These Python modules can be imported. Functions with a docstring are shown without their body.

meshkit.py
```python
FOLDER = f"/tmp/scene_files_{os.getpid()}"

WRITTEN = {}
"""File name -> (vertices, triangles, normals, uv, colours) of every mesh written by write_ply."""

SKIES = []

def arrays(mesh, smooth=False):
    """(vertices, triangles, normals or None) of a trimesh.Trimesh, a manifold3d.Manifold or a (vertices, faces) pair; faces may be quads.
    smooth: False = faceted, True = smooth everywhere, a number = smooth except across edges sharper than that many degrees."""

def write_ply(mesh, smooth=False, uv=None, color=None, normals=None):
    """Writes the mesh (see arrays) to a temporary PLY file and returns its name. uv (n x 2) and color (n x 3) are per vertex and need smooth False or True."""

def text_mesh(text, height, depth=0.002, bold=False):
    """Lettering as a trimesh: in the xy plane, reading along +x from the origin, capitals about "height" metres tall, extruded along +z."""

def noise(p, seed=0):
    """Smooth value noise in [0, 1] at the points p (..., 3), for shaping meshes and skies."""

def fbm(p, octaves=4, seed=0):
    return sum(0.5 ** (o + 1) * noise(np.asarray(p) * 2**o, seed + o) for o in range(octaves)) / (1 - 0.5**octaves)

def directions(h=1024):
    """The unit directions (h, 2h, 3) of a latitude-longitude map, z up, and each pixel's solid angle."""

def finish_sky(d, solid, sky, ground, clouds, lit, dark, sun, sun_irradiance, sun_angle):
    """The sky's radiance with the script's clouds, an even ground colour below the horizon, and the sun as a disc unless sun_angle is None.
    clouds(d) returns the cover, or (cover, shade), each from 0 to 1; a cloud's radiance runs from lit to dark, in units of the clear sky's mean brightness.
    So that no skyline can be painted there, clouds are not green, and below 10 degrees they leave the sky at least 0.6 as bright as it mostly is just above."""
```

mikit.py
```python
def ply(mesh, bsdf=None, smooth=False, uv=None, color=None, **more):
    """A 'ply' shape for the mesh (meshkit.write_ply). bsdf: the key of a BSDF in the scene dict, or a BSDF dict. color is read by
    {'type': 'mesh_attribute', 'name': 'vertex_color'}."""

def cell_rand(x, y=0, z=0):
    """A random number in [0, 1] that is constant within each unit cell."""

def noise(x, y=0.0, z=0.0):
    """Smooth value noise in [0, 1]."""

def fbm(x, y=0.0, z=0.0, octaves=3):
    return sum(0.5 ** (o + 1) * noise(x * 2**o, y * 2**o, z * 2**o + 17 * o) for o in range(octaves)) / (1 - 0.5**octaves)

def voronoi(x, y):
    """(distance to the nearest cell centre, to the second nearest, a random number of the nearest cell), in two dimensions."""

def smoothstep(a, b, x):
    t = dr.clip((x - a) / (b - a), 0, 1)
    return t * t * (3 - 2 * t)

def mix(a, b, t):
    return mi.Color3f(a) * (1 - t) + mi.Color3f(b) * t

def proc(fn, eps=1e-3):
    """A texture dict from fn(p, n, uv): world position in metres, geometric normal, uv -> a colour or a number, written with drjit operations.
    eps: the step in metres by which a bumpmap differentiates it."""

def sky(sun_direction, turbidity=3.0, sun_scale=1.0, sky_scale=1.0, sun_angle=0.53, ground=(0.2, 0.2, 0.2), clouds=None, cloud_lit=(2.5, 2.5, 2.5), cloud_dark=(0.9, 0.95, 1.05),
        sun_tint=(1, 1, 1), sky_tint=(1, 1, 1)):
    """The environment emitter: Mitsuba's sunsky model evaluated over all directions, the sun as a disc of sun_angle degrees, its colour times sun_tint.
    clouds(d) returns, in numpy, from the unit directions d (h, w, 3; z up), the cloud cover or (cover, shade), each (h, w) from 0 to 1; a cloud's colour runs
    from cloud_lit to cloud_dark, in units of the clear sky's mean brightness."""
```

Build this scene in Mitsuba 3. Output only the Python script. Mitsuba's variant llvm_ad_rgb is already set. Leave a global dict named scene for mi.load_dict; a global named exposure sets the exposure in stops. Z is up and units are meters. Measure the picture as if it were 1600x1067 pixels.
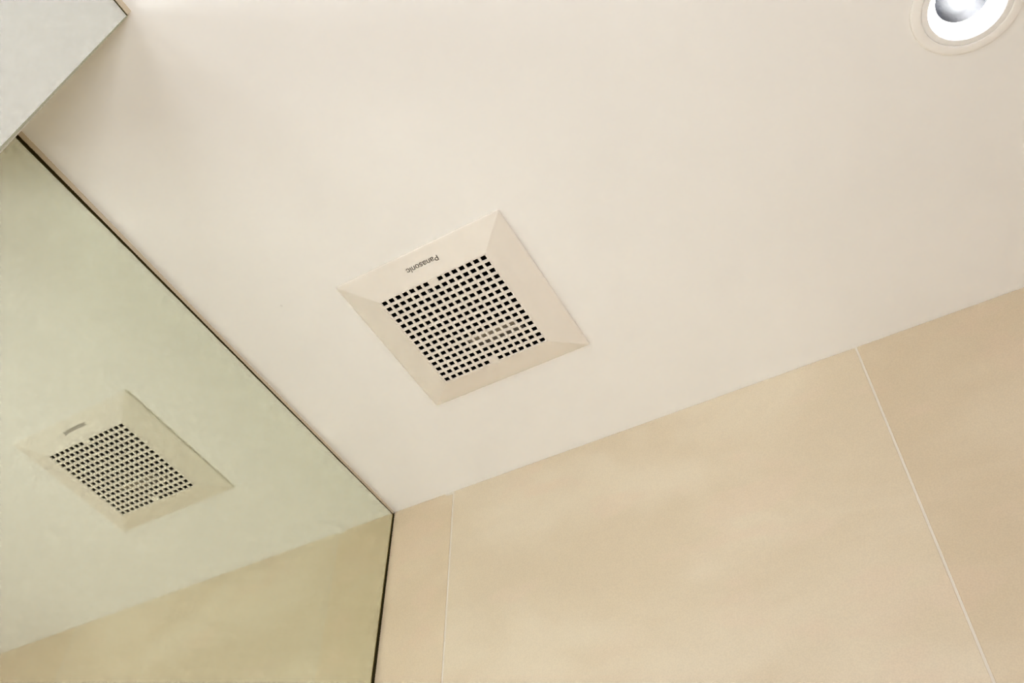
import math, random
import numpy as np
import trimesh, manifold3d, shapely, shapely.affinity
from shapely.geometry import Polygon, Point, box as sbox
import drjit as dr
import mitsuba as mi
import mikit, meshkit
from mikit import proc, fbm, noise, smoothstep, mix

T = mi.ScalarTransform4f
random.seed(7)
scene, labels = {}, {}
H = 2.4                                   # ceiling height; mirror face x = 0, tile face y = 0

# ---------------------------------------------------------------- camera
CAM = np.array([0.7326, -0.93255, H - 0.93108])
FWD = np.array([-0.38237615, 0.52722311, 0.75883086])
DOWN = np.array([-0.37093931, 0.66457223, -0.64865073])
PPX, PPY = 112.03 / 1600, 20.57 / 1067
scene['camera'] = {'type': 'perspective', 'fov': 56.816, 'fov_axis': 'x', 'near_clip': 0.01, 'far_clip': 50.0,
                   'principal_point_offset_x': PPX, 'principal_point_offset_y': PPY,
                   'to_world': T().look_at(origin=CAM.tolist(), target=(CAM + FWD).tolist(), up=(-DOWN).tolist())}

# ---------------------------------------------------------------- light: the beams of the recessed lamps
exposure = 1.96
WARM = np.array([1.02, 1.01, 1.09])
LAMPS = [(0.9307, -0.3869), (0.36, -1.22)]      # the first is in view
BEAMS = [1.3, 2.0]
ADDED_WINDOW2 = np.array([1.0, 1.015, 1.06]) * 2.8                   # added unseen light pane at the side
ADDED_WINDOW = np.array([1.0, 1.015, 1.06]) * 1.2                    # added unseen window light behind the camera
for k, ((lx, ly), b) in enumerate(zip(LAMPS, BEAMS)):
    scene['lamp_beam_%d' % k] = {'type': 'spot', 'sampling_weight': (0.6, 0.4)[k], 'intensity': {'type': 'rgb', 'value': (WARM * b).tolist()}, 'cutoff_angle': 34.0, 'beam_width': 16.0,
                                 'to_world': T().look_at(origin=[lx, ly, H - 0.008], target=[lx, ly, 0], up=[0, 1, 0])}


# ---------------------------------------------------------------- materials
def two(d):
    return {'type': 'twosided', 'bsdf': d}


def rgb(*c):
    return {'type': 'rgb', 'value': list(c)}


def mat(key, d):
    scene['mat_' + key] = d
    return 'mat_' + key


def ceiling_color(p, n, uv):
    a = fbm(p.x * 9, p.y * 9, 0.0, 3)
    base = mi.Color3f(0.86, 0.845, 0.815) * (0.985 + 0.03 * a)
    d = dr.sqrt(dr.square(p.x - 0.1045) + dr.square(p.y + 0.418))
    return base * (1 - 0.12 * (1 - smoothstep(0.001, 0.0025, d)))


def tile_color(p, n, uv):
    w = fbm(p.x * 3.1 + 5, p.z * 4.0 + 2, p.y * 3 + 1, 2)
    a = fbm(p.x * 6 + 1.2 * w, p.z * 11 + 1.6 * w, p.y * 6, 4)
    b = fbm(p.x * 14 + 40, p.z * 26 + 11, p.y * 14, 3)
    g = noise(p.x * 900, p.z * 900, p.y * 900)
    c = mix([0.622, 0.532, 0.400], [0.680, 0.600, 0.470], smoothstep(0.25, 0.75, a))
    c = mix(c, [0.668, 0.552, 0.430], 0.5 * smoothstep(0.55, 0.8, b))
    t = dr.select(p.x < 0.1082, 0.0, dr.select(p.x < 0.7102, 1.0, 2.0))     # tone per column: tile variation plus the light falling off rightwards
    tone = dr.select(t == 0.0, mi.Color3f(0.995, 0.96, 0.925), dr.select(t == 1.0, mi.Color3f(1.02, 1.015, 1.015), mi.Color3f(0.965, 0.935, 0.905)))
    return c * tone * (0.965 + 0.07 * g)


M_CEIL = mat('ceiling', {'type': 'diffuse', 'reflectance': proc(ceiling_color)})
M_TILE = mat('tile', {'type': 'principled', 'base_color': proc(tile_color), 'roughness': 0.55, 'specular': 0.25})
M_GROUT = mat('grout', two({'type': 'diffuse', 'reflectance': rgb(0.70, 0.65, 0.575)}))
M_GAP_SHADE = mat('gap_shade', two({'type': 'diffuse', 'reflectance': rgb(0.60, 0.515, 0.385)}))  # tan stands in for the shaded ceiling in the gaps
M_WALL = mat('plain_wall', two({'type': 'diffuse', 'reflectance': rgb(0.60, 0.56, 0.50)}))
M_OPP = mat('brown_wall', two({'type': 'diffuse', 'reflectance': rgb(0.16, 0.12, 0.085)}))  # dark and set close to cut the light on the right tiles
M_FLOOR = mat('floor_stone', two({'type': 'diffuse', 'reflectance': rgb(0.52, 0.49, 0.44)}))
M_MIRROR = mat('mirror_silver', two({'type': 'conductor', 'material': 'none', 'specular_reflectance': rgb(0.80, 0.84, 0.735)}))
M_MIRROR2 = mat('door_mirror_silver', two({'type': 'conductor', 'material': 'none', 'specular_reflectance': rgb(0.71, 0.73, 0.71)}))
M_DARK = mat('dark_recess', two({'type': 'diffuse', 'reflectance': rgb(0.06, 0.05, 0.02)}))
M_BLACKEDGE = mat('mirror_black_edge', two({'type': 'diffuse', 'reflectance': rgb(0.032, 0.025, 0.007)}))
M_OLIVE = mat('mirror_ground_edge', two({'type': 'diffuse', 'reflectance': rgb(0.16, 0.135, 0.05)}))
M_GLASSEDGE = mat('glass_edge', two({'type': 'diffuse', 'reflectance': rgb(0.34, 0.34, 0.25)}))
M_WHITE = mat('white_lacquer', two({'type': 'diffuse', 'reflectance': rgb(0.82, 0.80, 0.74)}))
M_PLASTIC = mat('fan_plastic', two({'type': 'principled', 'base_color': rgb(0.775, 0.728, 0.66), 'roughness': 0.42, 'specular': 0.4}))
M_INK = mat('grey_ink', two({'type': 'principled', 'base_color': rgb(0.075, 0.062, 0.05), 'roughness': 0.35, 'specular': 0.5}))
M_HOUSING = mat('fan_housing', two({'type': 'diffuse', 'reflectance': rgb(0.006, 0.005, 0.004)}))
M_FLAP = mat('fan_flap', two({'type': 'diffuse', 'reflectance': rgb(0.60, 0.55, 0.46)}))
M_STEEL = mat('steel', two({'type': 'roughconductor', 'material': 'Al', 'alpha': 0.2}))
M_TRIM = mat('lamp_trim', two({'type': 'principled', 'base_color': rgb(0.88, 0.86, 0.825), 'roughness': 0.4, 'specular': 0.4}))
M_STEP = mat('lamp_step', two({'type': 'principled', 'base_color': rgb(0.82, 0.81, 0.79), 'roughness': 0.4, 'specular': 0.4}))
M_CHROME = mat('lamp_reflector', two({'type': 'roughconductor', 'material': 'Al', 'alpha': 0.18, 'specular_reflectance': rgb(0.57, 0.60, 0.64)}))
M_COUNTER = mat('counter_stone', two({'type': 'diffuse', 'reflectance': rgb(0.20, 0.17, 0.13)}))
M_BASIN = mat('basin_white', two({'type': 'diffuse', 'reflectance': rgb(0.84, 0.83, 0.80)}))


# ---------------------------------------------------------------- helpers
def obj(key, mesh, m, smooth=False, **more):
    root, n, k = key, 0, key
    while k in scene:
        n += 1
        k = '%s_%03d' % (root, n)
    scene[k] = mikit.ply(mesh, m, smooth, **more)
    return k


def thing(key, label, cat, group=None):
    labels[key] = {'label': label, 'category': cat}
    if group:
        labels[key]['group'] = group
    return key


def struct(key, label):
    labels[key] = {'label': label, 'kind': 'structure'}
    return key


def bx(x0, x1, y0, y1, z0, z1):
    m = trimesh.creation.box(extents=(x1 - x0, y1 - y0, z1 - z0))
    m.apply_translation(((x0 + x1) / 2, (y0 + y1) / 2, (z0 + z1) / 2))
    return m


def chamfer_box(x0, x1, y0, y1, z0, z1, c):
    """A box whose twelve edges are chamfered by c."""
    pts = []
    for sx in (0, 1):
        for sy in (0, 1):
            for sz in (0, 1):
                p = np.array([(x0, x1)[sx], (y0, y1)[sy], (z0, z1)[sz]], float)
                d = np.array([1 - 2 * sx, 1 - 2 * sy, 1 - 2 * sz]) * c
                for k in range(3):
                    q = p + d
                    q[k] = p[k]
                    pts.append(q)
    return trimesh.convex.convex_hull(np.array(pts))


def loft(rings, cap_first=False, cap_last=False):
    """Quads between successive closed rings of equal length."""
    n = len(rings[0])
    v = np.vstack(rings)
    f = []
    for k in range(len(rings) - 1):
        for i in range(n):
            j = (i + 1) % n
            a, b, c, d = k * n + i, k * n + j, (k + 1) * n + j, (k + 1) * n + i
            f += [[a, b, c], [a, c, d]]
    for on, k in ((cap_first, 0), (cap_last, len(rings) - 1)):
        if on:
            f += [[k * n, k * n + i, k * n + i + 1] for i in range(1, n - 1)]
    return trimesh.Trimesh(v, np.array(f), process=False)


def lathe(profile, cx, cy, n=72):
    """Rings (radius, z) about the vertical axis at (cx, cy)."""
    a = np.linspace(0, 2 * np.pi, n, endpoint=False)
    return loft([np.c_[cx + r * np.cos(a), cy + r * np.sin(a), np.full(n, z)] for r, z in profile])


def rounded_rect(hx, hy, cx, cy, z, r, n=5):
    out = []
    for sx, sy, a0 in ((1, 1, 0), (-1, 1, 90), (-1, -1, 180), (1, -1, 270)):
        for k in range(n):
            a = math.radians(a0 + 90 * k / (n - 1))
            out.append((cx + sx * (hx - r) + r * math.cos(a), cy + sy * (hy - r) + r * math.sin(a), z))
    return np.array(out)


def tube(points, r, n=8):
    hulls = []
    for a, b in zip(points[:-1], points[1:]):
        s = [manifold3d.Manifold.sphere(r, n).translate(list(map(float, q))) for q in (a, b)]
        hulls.append(manifold3d.Manifold.batch_hull(s))
    return manifold3d.Manifold.batch_boolean(hulls, manifold3d.OpType.Add)


# ---------------------------------------------------------------- the room
XR, YB = 1.6, -2.6
FX, FY, FHX, FHY = 0.3026, -0.2891, 0.11757, 0.11945          # exhaust fan: centre and half sizes
LX, LY = LAMPS[0]
hole = Polygon([(-0.012, 0.012), (XR, 0.012), (XR, YB), (-0.012, YB)])
hole = hole.difference(sbox(FX - 0.098, FY - 0.098, FX + 0.098, FY + 0.098))
for lx, ly in LAMPS:
    hole = hole.difference(Point(lx, ly).buffer(0.0455, 24))
cm = trimesh.creation.extrude_polygon(hole, 0.012, engine='earcut')
cm.apply_translation((0, 0, H))
obj(struct('ceiling', 'smooth warm white plaster ceiling'), cm, M_CEIL)
obj(struct('floor', 'beige stone floor'), bx(-0.1, XR + 0.1, YB - 0.1, 0.1, -0.05, 0), M_FLOOR)
obj(struct('wall_left', 'wall carrying the big mirror'), bx(-0.10, -0.012, YB, 0.10, 0, H + 0.012), M_WALL)
obj(struct('wall_opposite', 'unseen wall facing the mirror, made dark brown to cut the light'), bx(XR, XR + 0.1, YB, 0.1, 0, H + 0.012), M_OPP)
obj(struct('wall_behind', 'plain beige wall behind the camera'), bx(-0.1, XR + 0.1, YB - 0.1, YB, 0, H + 0.012), M_WALL)

def window(key, text, axis, at, a0, a1, z0, z1, radiance, weight):
    """An added, unseen frosted window that lights the room: axis 1 = in the wall y = at, facing +y; axis 0 = in the wall x = at, facing -x."""
    struct(key, text)
    def box3(p0, p1, q0, q1, r0, r1):
        return bx(p0, p1, at + q0, at + q1, r0, r1) if axis else bx(at - q1, at - q0, p0, p1, r0, r1)
    obj(key + '__frame', trimesh.util.concatenate([box3(a0 - .05, a1 + .05, 0, .03, z1, z1 + .05), box3(a0 - .05, a1 + .05, 0, .03, z0 - .05, z0),
                                                   box3(a0 - .05, a0, 0, .03, z0, z1), box3(a1, a1 + .05, 0, .03, z0, z1)]), M_WHITE)
    q = [(a0, z0), (a1, z0), (a1, z1), (a0, z1)]
    v = [[a, at + .012, z] for a, z in q] if axis else [[at - .012, a, z] for a, z in q]
    m = trimesh.Trimesh(v, [[0, 2, 1], [0, 3, 2]], process=False)
    if m.face_normals[0] @ ([0, 1, 0] if axis else [-1, 0, 0]) < 0:
        m.invert()
    obj(key + '__pane', m, M_WHITE, emitter={'type': 'area', 'sampling_weight': weight, 'radiance': rgb(*radiance)})


window('window_1', 'added unseen frosted window behind the camera, lighting the room', 1, YB, 0.40, 1.10, 0.95, 2.05, ADDED_WINDOW, 3.0)
window('window_2', 'added unseen light pane in the wall facing the mirror', 0, XR, -1.9, -1.2, 0.3, 1.4, ADDED_WINDOW2, 6.0)

# tiled wall: grout bed with each tile proud of it
struct('wall_right', 'wall of large cream stone tiles with pale grout joints')
obj('wall_right', bx(0.0004, XR, 0.0009, 0.10, 0, H + 0.012), M_GROUT)
JOINT = 0.0025
xs = [0.0006, 0.1082, 0.7102, 1.3122]
for row in range(4):
    z1, z0 = H - 0.602 * row - (0.0004 if row == 0 else JOINT / 2), max(H - 0.602 * (row + 1) + JOINT / 2, 0.0)
    for c in range(4):
        x0 = xs[c] + (JOINT / 2 if c else 0)
        x1 = (xs[c + 1] - JOINT / 2) if c < 3 else XR - 0.001
        if row == 0 and c == 0:                                # the narrow cut tile has a nicked top corner
            pr = Polygon([(x0, z0), (x1, z0), (x1, z1 - 0.0042), (x1 - 0.004, z1 - 0.0042), (x1 - 0.0115, z1 - 0.0030), (x1 - 0.0135, z1), (x0, z1)])
            m = trimesh.creation.extrude_polygon(pr, 0.0085, engine='earcut')
            m.apply_transform(trimesh.transformations.rotation_matrix(math.pi / 2, (1, 0, 0)))
            m.apply_translation((0, 0.0085, 0))
        else:
            m = chamfer_box(x0, x1, 0.0, 0.0085, z0, z1, 0.0006)
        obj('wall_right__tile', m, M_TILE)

# ---------------------------------------------------------------- the big mirror on the left wall
thing('wall_mirror', 'large frameless mirror covering the left wall, dark along its edges, showing the fan grille again', 'mirror')
MY0, MZ0 = -2.4, 1.78
top = lambda y: H - 0.0050                                     # the glass stops a few millimetres below the ceiling
gap = lambda z: -0.0032 - 0.0105 * (H - z)                     # and leaves a gap along the tiles that widens downwards


def slab(pts, x0, x1):
    """The polygon pts (y, z) as a plate between x0 and x1."""
    m = trimesh.creation.extrude_polygon(Polygon(pts), x1 - x0, engine='earcut')
    v = m.vertices
    m = trimesh.Trimesh(np.c_[v[:, 2] + x0, v[:, 0], v[:, 1]], m.faces, process=False)
    return m


obj('wall_mirror__glass', slab([(MY0, MZ0), (gap(MZ0), MZ0), (gap(H - .005), H - .005), (MY0, H - .005)], -0.005, 0.0), M_MIRROR)
obj('wall_mirror__backing', bx(-0.012, -0.0051, MY0, 0.006, MZ0, H - 0.0002), M_DARK)
rng = np.random.default_rng(3)
ys = np.linspace(gap(H), -0.95, 60)
wid = np.interp(ys, [-0.95, -0.78, -0.70, -0.62, -0.5, -0.35, -0.2, -0.08, 0], [.006, .0062, .0058, .0046, .0036, .0027, .0021, .0018, .0017]) + rng.normal(0, 0.00018, 60)
strip = [(y, H - .0049) for y in ys] + [(y, H - .0049 - w) for y, w in zip(ys[::-1], wid[::-1])]
obj('wall_mirror__black_edge', slab(strip, -0.0049, 0.0003), M_BLACKEDGE)
labels['wall_mirror__black_edge'] = {'label': 'blackened top edge of the mirror silvering'}
zs = np.linspace(H - .0052, 1.781, 30)
side = [(gap(z) + .0002, z) for z in zs] + [(gap(z) - 0.0011, z) for z in zs[::-1]]
obj('wall_mirror__side_edge', slab(side, -0.0049, 0.0003), M_OLIVE)
labels['wall_mirror__side_edge'] = {'label': 'thin olive ground edge beside the tiles'}

obj('wall_mirror__gap_shade_block', bx(-0.0050, 0.0002, 0.0006, 0.0090, MZ0, H - 0.0004), M_DARK)  # dark block put in for the shade inside the gap
n = 24                                                         # tan strip carries the shade between glass and ceiling
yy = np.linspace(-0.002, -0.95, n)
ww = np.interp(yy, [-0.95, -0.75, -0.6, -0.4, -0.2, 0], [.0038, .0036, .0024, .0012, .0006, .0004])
shade_loft = loft([np.array([(-.0049, y, H - .0047), (-.0010, y, H - .0046), (w, y, H - .0006), (w + .0003, y, H + .0004), (-.0049, y, H + .0004)]) for y, w in zip(yy, ww)], True, True)
obj('wall_mirror__gap_shade_strip', shade_loft, M_GAP_SHADE)
labels['wall_mirror__gap_shade_strip'] = {'label': 'tan strip painted in for the shade along the ceiling'}

# ---------------------------------------------------------------- mirrored wall cabinet
thing('mirror_cabinet', 'wall cabinet with a mirrored door in front of the big mirror', 'cabinet')
CX, CYT, CZT, CZB, CYE = 0.2118, -0.8034, H - 0.010, H - 0.45, -1.55
SL = 0.0405                                                    # the door hangs a little out of plumb
ye = lambda z, d=0.0: CYT - SL * (CZT - z) - d
obj('mirror_cabinet__body', chamfer_box(0.0008, CX - 0.0225, CYE + 0.004, CYT - 0.04, CZB + 0.01, CZT - 0.004, 0.001), M_WHITE)
obj('mirror_cabinet__door', slab([(CYE, CZB), (ye(CZB), CZB), (ye(CZT), CZT), (CYE, CZT)], CX - 0.020, CX - 0.0042), M_WHITE)
lip = lambda z: 0.0004 + 0.0065 * (CZT - z)
gl = [(CYE, CZB), (ye(CZB, lip(CZB)), CZB), (ye(CZT, lip(CZT)), CZT), (CYE, CZT)]
obj('mirror_cabinet__door__mirror_glass', slab(gl, CX - 0.0042, CX), M_MIRROR2)
labels['mirror_cabinet__door__mirror_glass'] = {'label': 'mirror glass glued on the door'}
e1 = [(ye(CZB, lip(CZB)) + .0001, CZB), (ye(CZT, lip(CZT)) + .0001, CZT + .0001), (ye(CZT, lip(CZT)) - .0014, CZT - .0014), (ye(CZB, lip(CZB)) - .0017, CZB)]
obj('mirror_cabinet__door__ground_edge', slab(e1, CX - 0.0041, CX + 0.0003), M_GLASSEDGE)
e2 = [(ye(CZT, lip(CZT)) + .0001, CZT + .0001), (CYE, CZT + .0001), (CYE, CZT - .0022), (ye(CZT, lip(CZT)) - .0016, CZT - .0022)]
obj('mirror_cabinet__door__top_edge', slab(e2, CX - 0.0041, CX + 0.0003), M_DARK)
labels['mirror_cabinet__door__top_edge'] = {'label': 'dark top edge of the door glass'}

m = loft([np.array([(CX - .010, y, CZT + .0003), (CX - .002, y, CZT + .0006), (CX + .0006, y, H - .0012), (CX + .0010, y, H + .0004), (CX - .010, y, H + .0004)]) for y in (CYT - .001, CYE)], True, True)  # added tan strip paints the shade above the cabinet door
obj('mirror_cabinet__gap_shade_strip', m, M_GAP_SHADE)
labels['mirror_cabinet__gap_shade_strip'] = {'label': 'tan strip painted in for the shade along the ceiling'}

# ---------------------------------------------------------------- exhaust fan
fan = thing('exhaust_fan', 'square cream plastic exhaust fan with a grid of square holes set in the ceiling', 'exhaust fan')
GD = 0.0135                                                    # how far the grille stands below the ceiling
PX, PY, NX = 0.01025, 0.01062, 15
hx, hy = 0.0071, 0.0066                                        # one hole
ghx, ghy = (14 * PX + hx) / 2 + 0.0016, (14 * PY + hy) / 2 + 0.0016
GX, GY = 0.3024, -0.2888
rings = [rounded_rect(FHX - 0.0022, FHY - 0.0022, FX, FY, H - 0.0001, .0020),
         rounded_rect(FHX - 0.0018, FHY - 0.0018, FX, FY, H - 0.0012, .0020),
         rounded_rect(FHX - 0.0001, FHY - 0.0001, FX, FY, H - 0.0014, .0026),
         rounded_rect(FHX, FHY, FX, FY, H - 0.0022, .0026),
         rounded_rect(FHX - 0.0004, FHY - 0.0004, FX, FY, H - 0.0029, .0024),
         rounded_rect(FHX - 0.0012, FHY - 0.0012, FX, FY, H - 0.0033, .0020),
         rounded_rect(ghx + .0008, ghy + .0008, GX, GY, H - GD + .0002, .0008),
         rounded_rect(ghx, ghy, GX, GY, H - GD, .0006),
         rounded_rect(ghx, ghy, GX, GY, H - GD + .0035, .0006)]
obj('exhaust_fan__frame', loft(rings), M_PLASTIC)
plate = sbox(GX - ghx, GY - ghy, GX + ghx, GY + ghy)
holes = []
for i in range(NX):
    for j in range(NX):
        if i == 7 and j in (0, 14):                            # two cells hold the closed clip pads
            continue
        cx, cy = GX + (i - 7) * PX, GY + (j - 7) * PY
        holes.append(sbox(cx - hx / 2, cy - hy / 2, cx + hx / 2, cy + hy / 2))
plate = plate.difference(shapely.union_all(holes))
gm = trimesh.creation.extrude_polygon(plate, 0.0017, engine='earcut')
gm.apply_translation((0, 0, H - GD + .00005))
obj('exhaust_fan__grille', gm, M_PLASTIC)
for j in (0, 14):                                              # pads with a fine slot beside them
    cy = GY + (j - 7) * PY
    obj('exhaust_fan__clip_pad', chamfer_box(GX - hx / 2 + .0012, GX + hx / 2, cy - hy / 2, cy + hy / 2, H - GD - .0003, H - GD + .0012, .0003), M_PLASTIC)
hb = []
hb = [bx(FX - .0975, FX - .0955, FY - .0975, FY + .0975, H - .004, H + .13), bx(FX + .0955, FX + .0975, FY - .0975, FY + .0975, H - .004, H + .13),
      bx(FX - .0955, FX + .0955, FY - .0975, FY - .0955, H - .004, H + .13), bx(FX - .0955, FX + .0955, FY + .0955, FY + .0975, H - .004, H + .13),
      bx(FX - .0955, FX + .0955, FY - .0955, FY + .0955, H + .128, H + .13)]
obj('exhaust_fan__housing', trimesh.util.concatenate(hb), M_HOUSING)
labels['exhaust_fan__housing'] = {'label': 'dark housing behind the grille'}


def quad_plate(a, b, c, d, t):
    p = np.array([a, b, c, d], float)
    return trimesh.convex.convex_hull(np.vstack([p, p + [0, 0, t]]))


zg = H - GD
cell = lambda i, j: (GX + (i - 7) * PX, GY + (j - 7) * PY)
(xa, ya), (xb, yb) = cell(5.2, 9.6), cell(12.1, 14.2)
obj('exhaust_fan__damper_flap', quad_plate((xa, ya, zg + .0050), (xb, ya, zg + .0050), (xb - .004, yb, zg + .040), (xa - .004, yb, zg + .040), .0012), M_FLAP)
labels['exhaust_fan__damper_flap'] = {'label': 'tan flap seen through the holes'}
blades = []
for k in range(30):
    a = 2 * math.pi * k / 30
    b = trimesh.creation.box(extents=(.0016, .012, .05))
    b.apply_transform(trimesh.transformations.rotation_matrix(a + .6, (0, 0, 1)))
    b.apply_translation((FX + .070 * math.cos(a), FY + .070 * math.sin(a), H + .06))
    blades.append(b)
blades.append(trimesh.creation.annulus(.060, .080, .003, sections=40, transform=trimesh.transformations.translation_matrix((FX, FY, H + .036))))
blades.append(trimesh.creation.cylinder(.030, .05, sections=32, transform=trimesh.transformations.translation_matrix((FX, FY, H + .065))))
obj('exhaust_fan__fan_wheel', trimesh.util.concatenate(blades), M_HOUSING)
for (i, j, s) in ((5.6, 1.2, 1), (12.2, 13.1, -1), (7.4, 13.3, 1)):
    x, y = cell(i, j)
    sc = trimesh.creation.cylinder(.0019, .0012, sections=16)
    sc.apply_translation((x, y, zg + .0045))
    obj('exhaust_fan__screw', sc, M_STEEL)
for (i0, j0, i1, j1) in ((8.4, 9.8, 9.6, 9.5), (5.6, 9.7, 6.6, 9.9)):
    (x0, y0), (x1, y1) = cell(i0, j0), cell(i1, j1)
    obj('exhaust_fan__spring_clip', tube([(x0, y0, zg + .0035), ((x0 + x1) / 2, (y0 + y1) / 2 + .003, zg + .0042), (x1, y1, zg + .0035)], .0006, 8), M_STEEL)

# lettering on the sloping front facet, reading towards the mirror, its top towards the grille
tm = meshkit.text_mesh('Panasonic', 0.01, 0.002, bold=True)
lo, hi = tm.bounds
v = (tm.vertices - [(lo[0] + hi[0]) / 2, 0.005, 0])
v = v * [0.0452 / (hi[0] - lo[0]), 0.65, 0.00012 / 0.002]
y_out, y_in = FY - FHY + .0012, GY - ghy - .0008
s = (GD - .0002 - .0033) / (y_in - y_out)                      # fall of the facet per metre
th = math.atan(s)
ex, ey = np.array([-1.0, 0, 0]), np.array([0, math.cos(th), -math.sin(th)])
ez = np.cross(ex, ey)
yc = -0.3886
org = np.array([0.3024, yc, H - .0033 - s * (yc - y_out)])
obj('exhaust_fan__lettering', trimesh.Trimesh(org + v[:, :1] * ex + v[:, 1:2] * ey + (v[:, 2:3]) * ez, tm.faces, process=False), M_INK)
labels['exhaust_fan__lettering'] = {'label': 'grey printed maker lettering, upside down'}


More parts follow.
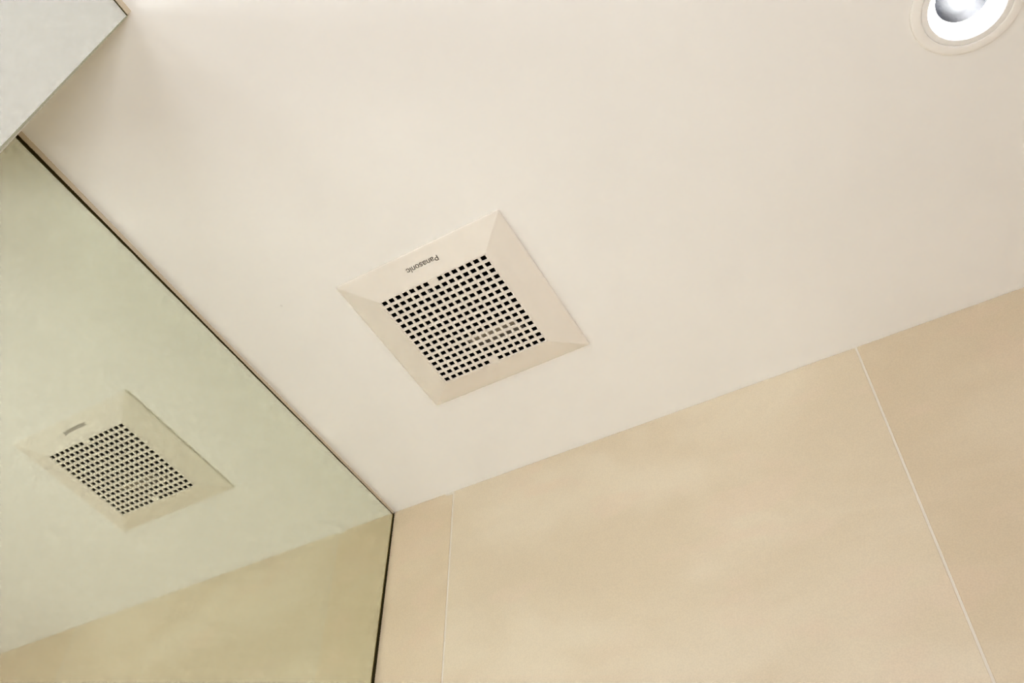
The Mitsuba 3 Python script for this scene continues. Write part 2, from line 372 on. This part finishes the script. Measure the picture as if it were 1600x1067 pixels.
# ---------------------------------------------------------------- recessed lamps
def downlight(key, x, y, glow):
    obj(key + '__trim_ring', lathe([(.0420, H + .004), (.0422, H - .0022), (.0435, H - .0030), (.0500, H - .0026), (.0520, H - .0016), (.0524, H - .0003), (.0460, H - .0002)], x, y), M_TRIM, 40)
    obj(key + '__inner_step', lathe([(.0455, H + .003), (.0424, H - .0012), (.0420, H - .0021), (.0368, H - .0023), (.0363, H - .0019), (.0363, H + .005)], x, y), M_STEP, 40)
    em = {'emitter': {'type': 'area', 'sampling_weight': 0.05, 'radiance': rgb(*(np.array([1.0, 1.0, 1.0]) * glow))}}
    # the bright lens ring faces down into the room
    m = lathe([(.0363, H + .0030), (.0340, H + .0065), (.0290, H + .0105), (.0245, H + .0140)], x, y)
    if m.face_normals[0] @ np.array([x - m.triangles_center[0][0], y - m.triangles_center[0][1], -.02]) < 0:
        m.invert()
    obj(key + '__lens_ring', m, M_TRIM, False, **em)
    obj(key + '__reflector', lathe([(.0245, H + .0139), (.0240, H + .018), (.0225, H + .029), (.016, H + .038), (.007, H + .0425), (.0004, H + .0432)], x, y), M_CHROME, True)
    b = trimesh.creation.capsule(height=.010, radius=.0052, count=[20, 20])
    b.apply_translation((x, y, H + .026))
    obj(key + '__bulb', b, M_TRIM, True, emitter={'type': 'area', 'sampling_weight': 0.05, 'radiance': rgb(*(np.array([1.0, .99, .97]) * glow * 1.5))})
    obj(key + '__can', lathe([(.0455, H + .003), (.0454, H + .06), (.0004, H + .0601)], x, y), M_STEP)


thing('downlight', 'small round recessed ceiling downlight, lit, in the upper right corner', 'downlight')
downlight('downlight', LX, LY, 0.6)
for (x, y), k, lab in ((LAMPS[1], 1, 'round recessed downlight above the washbasin counter'),):
    thing('downlight_%03d' % k, lab, 'downlight')
    downlight('downlight_%03d' % k, x, y, 0.6)

# ---------------------------------------------------------------- washbasin counter below the mirror, which throws the light back up
thing('vanity_counter', 'brown stone washbasin counter below the big mirror', 'counter')
slabp = sbox(0.0, -2.0, 0.55, -0.10).difference(shapely.affinity.scale(Point(0.29, -0.85).buffer(1, 24), 0.16, 0.24))
m = trimesh.creation.extrude_polygon(slabp, 0.03, engine='earcut')
m.apply_translation((0, 0, 0.82))
obj('vanity_counter__worktop', m, M_COUNTER)
a = np.linspace(0, 2 * np.pi, 48, endpoint=False)
obj('vanity_counter__basin', loft([np.c_[0.29 + r * .16 * np.cos(a), -0.85 + r * .24 * np.sin(a), np.full(48, z)] for r, z in ((1.02, .848), (.99, .80), (.9, .74), (.65, .71), (.01, .70))]), M_BASIN, True)
obj('vanity_counter__cupboard', chamfer_box(0.0, 0.52, -1.98, -0.12, 0.25, 0.819, .002), M_WHITE)
